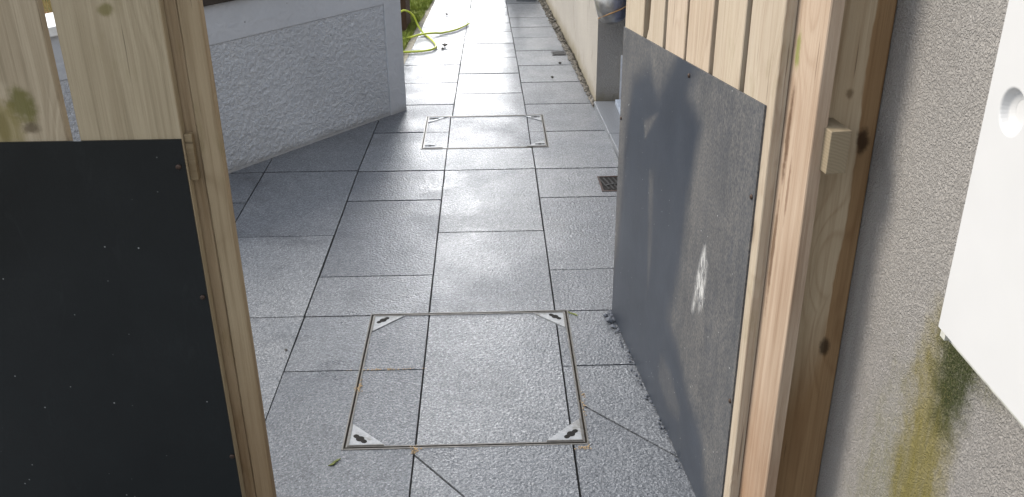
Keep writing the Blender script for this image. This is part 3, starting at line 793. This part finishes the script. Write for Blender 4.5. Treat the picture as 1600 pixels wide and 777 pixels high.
# splinters torn from the rough edge of the stile
m = MB(); sg = random.Random(12)
for k in range(70):
    z = sg.uniform(.15, 1.2); x = U(.193) + sg.uniform(-.002, .004); a = sg.uniform(-1.2, 1.2); ln = sg.uniform(.006, .022)
    m.tube([(x, .0225, z), (x - ln * .5, .018 - ln * .2, z + ln * .4 * a), (x - ln * .7, .012 - ln * .5, z + ln * a)], [.0009, .0006, .0002], 4)
tag(m.build('splinters', M_rs, GR), kind='stuff')
shadow_poly = [(.76, 1.05), (.582, 1.07), (.677, .955), (.545, .925), (.589, .841), (.604, .738), (.626, .52), (.687, .336), (.591, .275), (.446, .216), (.366, .159), (.301, .06), (.25, -.1),
         (1.4, -.1), (1.262, .30), (1.25, .411), (1.233, .692), (1.187, .863), (.995, .945), (.904, .902)]  # outline of a cast shadow, painted in by thinning the dust
tri = [(.903, .841), (1.04, .775), (1.017, .73)]  # this and the next two: lit gaps inside the painted shadow
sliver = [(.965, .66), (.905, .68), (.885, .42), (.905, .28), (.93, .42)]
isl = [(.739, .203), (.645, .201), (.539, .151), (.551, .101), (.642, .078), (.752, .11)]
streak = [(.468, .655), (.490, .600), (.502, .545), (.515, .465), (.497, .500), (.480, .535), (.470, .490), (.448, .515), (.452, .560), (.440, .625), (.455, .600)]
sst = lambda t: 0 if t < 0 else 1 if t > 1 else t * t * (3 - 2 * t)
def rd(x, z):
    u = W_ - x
    v = sst((sd_poly(shadow_poly, u, z) + .022 * mnoise.noise(Vector((u * 9, z * 5, 2)))) / .085 + .5)
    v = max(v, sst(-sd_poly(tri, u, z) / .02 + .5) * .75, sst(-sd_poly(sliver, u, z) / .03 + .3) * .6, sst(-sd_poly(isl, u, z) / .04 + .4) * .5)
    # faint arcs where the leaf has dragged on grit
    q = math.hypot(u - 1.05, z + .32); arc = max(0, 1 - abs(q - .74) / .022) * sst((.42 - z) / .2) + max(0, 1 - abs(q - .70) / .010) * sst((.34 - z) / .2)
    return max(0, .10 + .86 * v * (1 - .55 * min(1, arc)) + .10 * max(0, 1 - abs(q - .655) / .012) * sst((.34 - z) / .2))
def rsm(x, z): return sst(-sd_poly(streak, W_ - x, z) / .026 + .62)
M_rp = dust_light_panel_mat('dusty_rubber_sheet_sunlit', (.027, .034, .047), (.215, .20, .175), (.5, .5, .48))  # same rubber under real dust, base colour lightened for the sunlit leaf
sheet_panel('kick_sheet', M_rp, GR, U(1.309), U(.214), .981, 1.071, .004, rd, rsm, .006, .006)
for (u, z) in ((.669, 1.006), (.227, .88), (.222, .397), (1.292, .704)): screw(GR, U(u), z)

# ------------------------------------------------------------------ right gate post and near wall, meter box
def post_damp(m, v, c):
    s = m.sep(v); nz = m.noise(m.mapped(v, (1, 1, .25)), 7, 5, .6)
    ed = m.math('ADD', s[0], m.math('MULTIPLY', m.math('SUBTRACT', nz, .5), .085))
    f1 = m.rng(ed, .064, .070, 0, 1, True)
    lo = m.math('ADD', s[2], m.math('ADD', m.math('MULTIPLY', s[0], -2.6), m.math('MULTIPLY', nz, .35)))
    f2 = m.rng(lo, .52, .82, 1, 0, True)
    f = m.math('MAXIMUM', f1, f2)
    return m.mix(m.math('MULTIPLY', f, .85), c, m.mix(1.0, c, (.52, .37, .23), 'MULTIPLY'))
M_post = wood('gate_post_pine', (.50, .42, .30), (.25, .165, .09), damp=post_damp, blobs=[((.076, 0, 1.03), (.016, .1, .03), (.06, .035, .018), .9), ((.066, 0, .60), (.014, .1, .03), (.05, .035, .02), .85), ((.04, 0, 1.12), (.010, .1, .014), (.16, .11, .06), .8)])
m = MB(); m.box(0, .099, 0, .095, -.05, 2.0)
gp = m.build('gate_post', M_post, None, bevel=.003); gp.location = (.595, 1.600, 0)
tag(gp, 'thick timber post with brown damp stain between the open gate and the grey wall', 'post')

def nw_stain(m, v, c):
    nz = m.noise(v, 16, 6, .75); dr_ = m.noise(m.mapped(v, (1, 1, .10)), 38, 5, .7); fi = m.noise(v, 190, 4, .7)
    brk = m.math('MULTIPLY', m.rng(fi, .36, .60, .35, 1.0), m.rng(dr_, .38, .60, .45, 1.0))
    b3 = m.blob(v, (0, 1.30, .30), (3, .20, .55), nz, 1.1); b1 = m.blob(v, (0, 1.225, .60), (3, .125, .40), nz, 1.0)
    b2 = m.blob(v, (0, 1.185, .80), (3, .085, .17), nz, 1.0); b5 = m.blob(v, (0, 1.12, .86), (3, .14, .07), nz, 1.0)
    c = m.mix(m.math('MULTIPLY', m.math('MULTIPLY', b3, brk), .70), c, (.20, .19, .07))
    c = m.mix(m.math('MULTIPLY', m.math('MULTIPLY', b1, m.rng(dr_, .34, .60, .75, 1.0)), .85), c, (.20, .165, .025))
    c = m.mix(m.math('MULTIPLY', m.math('MULTIPLY', b5, brk), .75), c, (.10, .10, .03))
    c = m.mix(m.math('MULTIPLY', m.math('MULTIPLY', b2, m.rng(fi, .32, .55, .55, 1.0)), .97), c, (.030, .040, .007))
    b4 = m.blob(v, (0, 1.565, .70), (3, .022, .42), nz, .6)
    return m.mix(m.math('MULTIPLY', b4, .35), c, (.42, .41, .38))
def pits(m, v, c):
    p = m.noise(v, 210, 4, .7)
    c = m.mix(m.rng(p, .56, .74, 0, .45), c, (.10, .09, .08))
    return nw_stain(m, v, m.mix(m.rng(p, .44, .34, 0, .5), c, (.55, .52, .48)))
M_near = render_mat('grey_pebbledash', (.35, .332, .310), 150, .006, .30, pits)
m = MB(); m.box(.695, 1.0, -1.3, 1.72, -.1, 2.6)
nw = m.build('house_wall', M_near); tag(nw, 'grey roughcast wall with a green algae stain under the white meter box', 'wall')
m = MB(); m.box(.76, 1.0, 1.722, 4.17, -.1, 2.6)
mw = m.build('house_wall', M_far); tag(mw, 'house wall hidden behind the open right gate, beside the blue door', 'wall')

bx = empty('meter_box', (.694, 1.140, .915)); tag(bx, 'white plastic meter box with a round finger recess on the grey roughcast wall', 'meter box')
M_white = plain('white_grp', (.56, .56, .555), .36, .5, vary=.015, scale=12)
M_lip = plain('grubby_white_lip', (.50, .50, .45), .5, .4, vary=.2, scale=50)
m = MB(); m.box(-.050, 0, -.462, .005, -.020, .62); m.build('frame', M_lip, bx, bevel=.003)
# door with a real recess
cy, cz, rr = -.060, .335, .028
def door():
    b = MB(); n = 32; xf = -.064
    y0, y1, z0, z1 = -.452, -.0, .0, .61
    ringo = [];
    prof = [(rr + .002, 0.0), (rr, .0012), (rr * .86, .010), (rr * .5, .0135)]
    for (r, dpt) in prof:
        for j in range(n):
            a = 2 * math.pi * j / n; b.v.append((xf + dpt, cy + r * math.cos(a), cz + r * 1.0 * math.sin(a)))
    for k in range(len(prof) - 1):
        for j in range(n):
            j2 = (j + 1) % n; b.f.append((k * n + j, (k + 1) * n + j, (k + 1) * n + j2, k * n + j2))
    b.f.append(tuple((len(prof) - 1) * n + j for j in range(n)))
    # square ring round the recess, then four strips out to the edges
    s = len(b.v); sq = []
    for j in range(n):
        a = 2 * math.pi * j / n; c_, s_ = math.cos(a), math.sin(a); q = .04 / max(abs(c_), abs(s_)); b.v.append((xf, cy + q * c_, cz + q * s_))
    for j in range(n):
        j2 = (j + 1) % n; b.f.append((s + j, j, j2, s + j2))
    e = .04
    for (a, c_, d, f) in ((y0, y1, z0, cz - e), (y0, y1, cz + e, z1), (y0, cy - e, cz - e, cz + e), (cy + e, y1, cz - e, cz + e)):
        b.face([(xf, a, d), (xf, a, f), (xf, c_, f), (xf, c_, d)])
    xb = -.051
    b.face([(xf, y0, z0), (xf, y1, z0), (xb, y1, z0), (xb, y0, z0)]); b.face([(xf, y1, z0), (xf, y1, z1), (xb, y1, z1), (xb, y1, z0)])
    b.face([(xf, y0, z1), (xb, y0, z1), (xb, y1, z1), (xf, y1, z1)]); b.face([(xf, y0, z0), (xb, y0, z0), (xb, y0, z1), (xf, y0, z1)])
    return b
d_ = door().build('door', M_white, bx, bevel=.0022)
m = MB(); m.box(-.060, -.0505, -.016, -.002, -.014, -.001); m.build('hinge_clip', M_lip, bx)

# ------------------------------------------------------------------ far end of the path
fs = empty('far_step', (.31, 8.35, 0)); tag(fs, 'pale stone block by a short grey post at the far end of the path', 'stone block')
m = MB(); m.box(-.07, .10, -.10, .2, 0, .16); m.build('block', M_step, fs, bevel=.004)
m = MB(); m.box(-.055, .055, -.055, .055, 0, .8); q = m.build('grey_post', plain('grey_paint', (.12, .125, .135), .5, .4)); q.location = (.20, 8.42, 0)
q.name = 'short_post'; tag(q, 'short grey post standing at the far end of the path', 'post')

# ------------------------------------------------------------------ small things on the path
M_stone = plain('dark_stone', (.05, .045, .04), .6, .4, vary=.4, scale=80)
for (x, y, r, lab) in ((-.317, 6.654, .021, 'dark pebble beside the loop of the hose, the larger of the two'),
                       (-.332, 6.575, .012, 'dark pebble beside the loop of the hose, the smaller of the two'),
                       (-.342, 7.718, .016, 'small dark pebble on the far left slabs beyond the hose'),
                       (.464, 6.126, .011, 'small dark pebble just in front of the far drain grate'),
                       (.391, 5.785, .010, 'small dark pebble on the right slabs left of the gravel strip'),
                       (-.673, 2.60, .006, 'tiny dark pebble on the slab joint beside the left gate')):
    g = random.Random(int(x * 1000)); b = MB(); pebble(b, 0, 0, 0, r, g)
    o = b.build('pebble', M_stone, smooth=False); o.location = (x, y, r * .55); tag(o, lab, 'pebble', 'dark pebbles on the path')
M_leaf = plain('green_leaf', (.10, .12, .02), .5, .4, vary=.3)
for (x, y, a, lab) in ((-.430, 2.025, .6, 'small green leaf on the slab in front of the near manhole cover'), (.268, 2.80, 2.2, 'small yellowish leaf by the far right corner of the near manhole cover')):
    b = MB(); ca, sa = math.cos(a), math.sin(a)
    for (p, q_, s_) in ((-.012, 0, .004), (.004, .006, .0035)):
        pts = [(p - .013, q_), (p, q_ + s_), (p + .013, q_ + .002), (p, q_ - s_)]
        b.prism([(X * ca - Y * sa, X * sa + Y * ca) for X, Y in pts], .0, .0025)
    o = b.build('leaf', M_leaf); o.location = (x, y, .0012); tag(o, lab, 'leaf', 'fallen leaves on the path')
# loose mortar crumbs along the foot of the right gate and in the cover's joints
g = random.Random(21); b = MB()
for k in range(120):
    t = g.random() ** 2; p = fr + (uh - ud * -.25 - fr) * t * .8
    pebble(b, p.x - .005 - g.random() ** 2 * .02, p.y + g.uniform(-.03, .03), .004, g.uniform(.0015, .006), g)
pebble(b, .385, 2.735, .008, .015, g); pebble(b, .375, 2.77, .006, .010, g); pebble(b, .392, 2.70, .006, .010, g)
tag(b.build('mortar_crumbs', plain('grey_crumbs', (.10, .11, .13), .8, .3, vary=.3, scale=90)), 'grey mortar crumbs along the foot of the open gate', 'rubble', kind='stuff')
b = MB()
for (cx, cy, sx, sy, n) in ((-.414, 2.385, .010, .03, 40), (-.225, 2.07, .012, .018, 30), (-.33, 2.476, .09, .004, 50), (.235, 2.065, .02, .008, 30), (.255, 2.27, .006, .05, 24)):
    for k in range(n): pebble(b, cx + g.gauss(0, sx * .6), cy + g.gauss(0, sy * .6), .001, g.uniform(.001, .0032), g)
tag(b.build('sand_grains', plain('tan_sand', (.34, .25, .15), .9, .2, vary=.3, scale=90)), 'tan sand and crumbs in the joints round the near manhole cover', 'sand', kind='stuff')
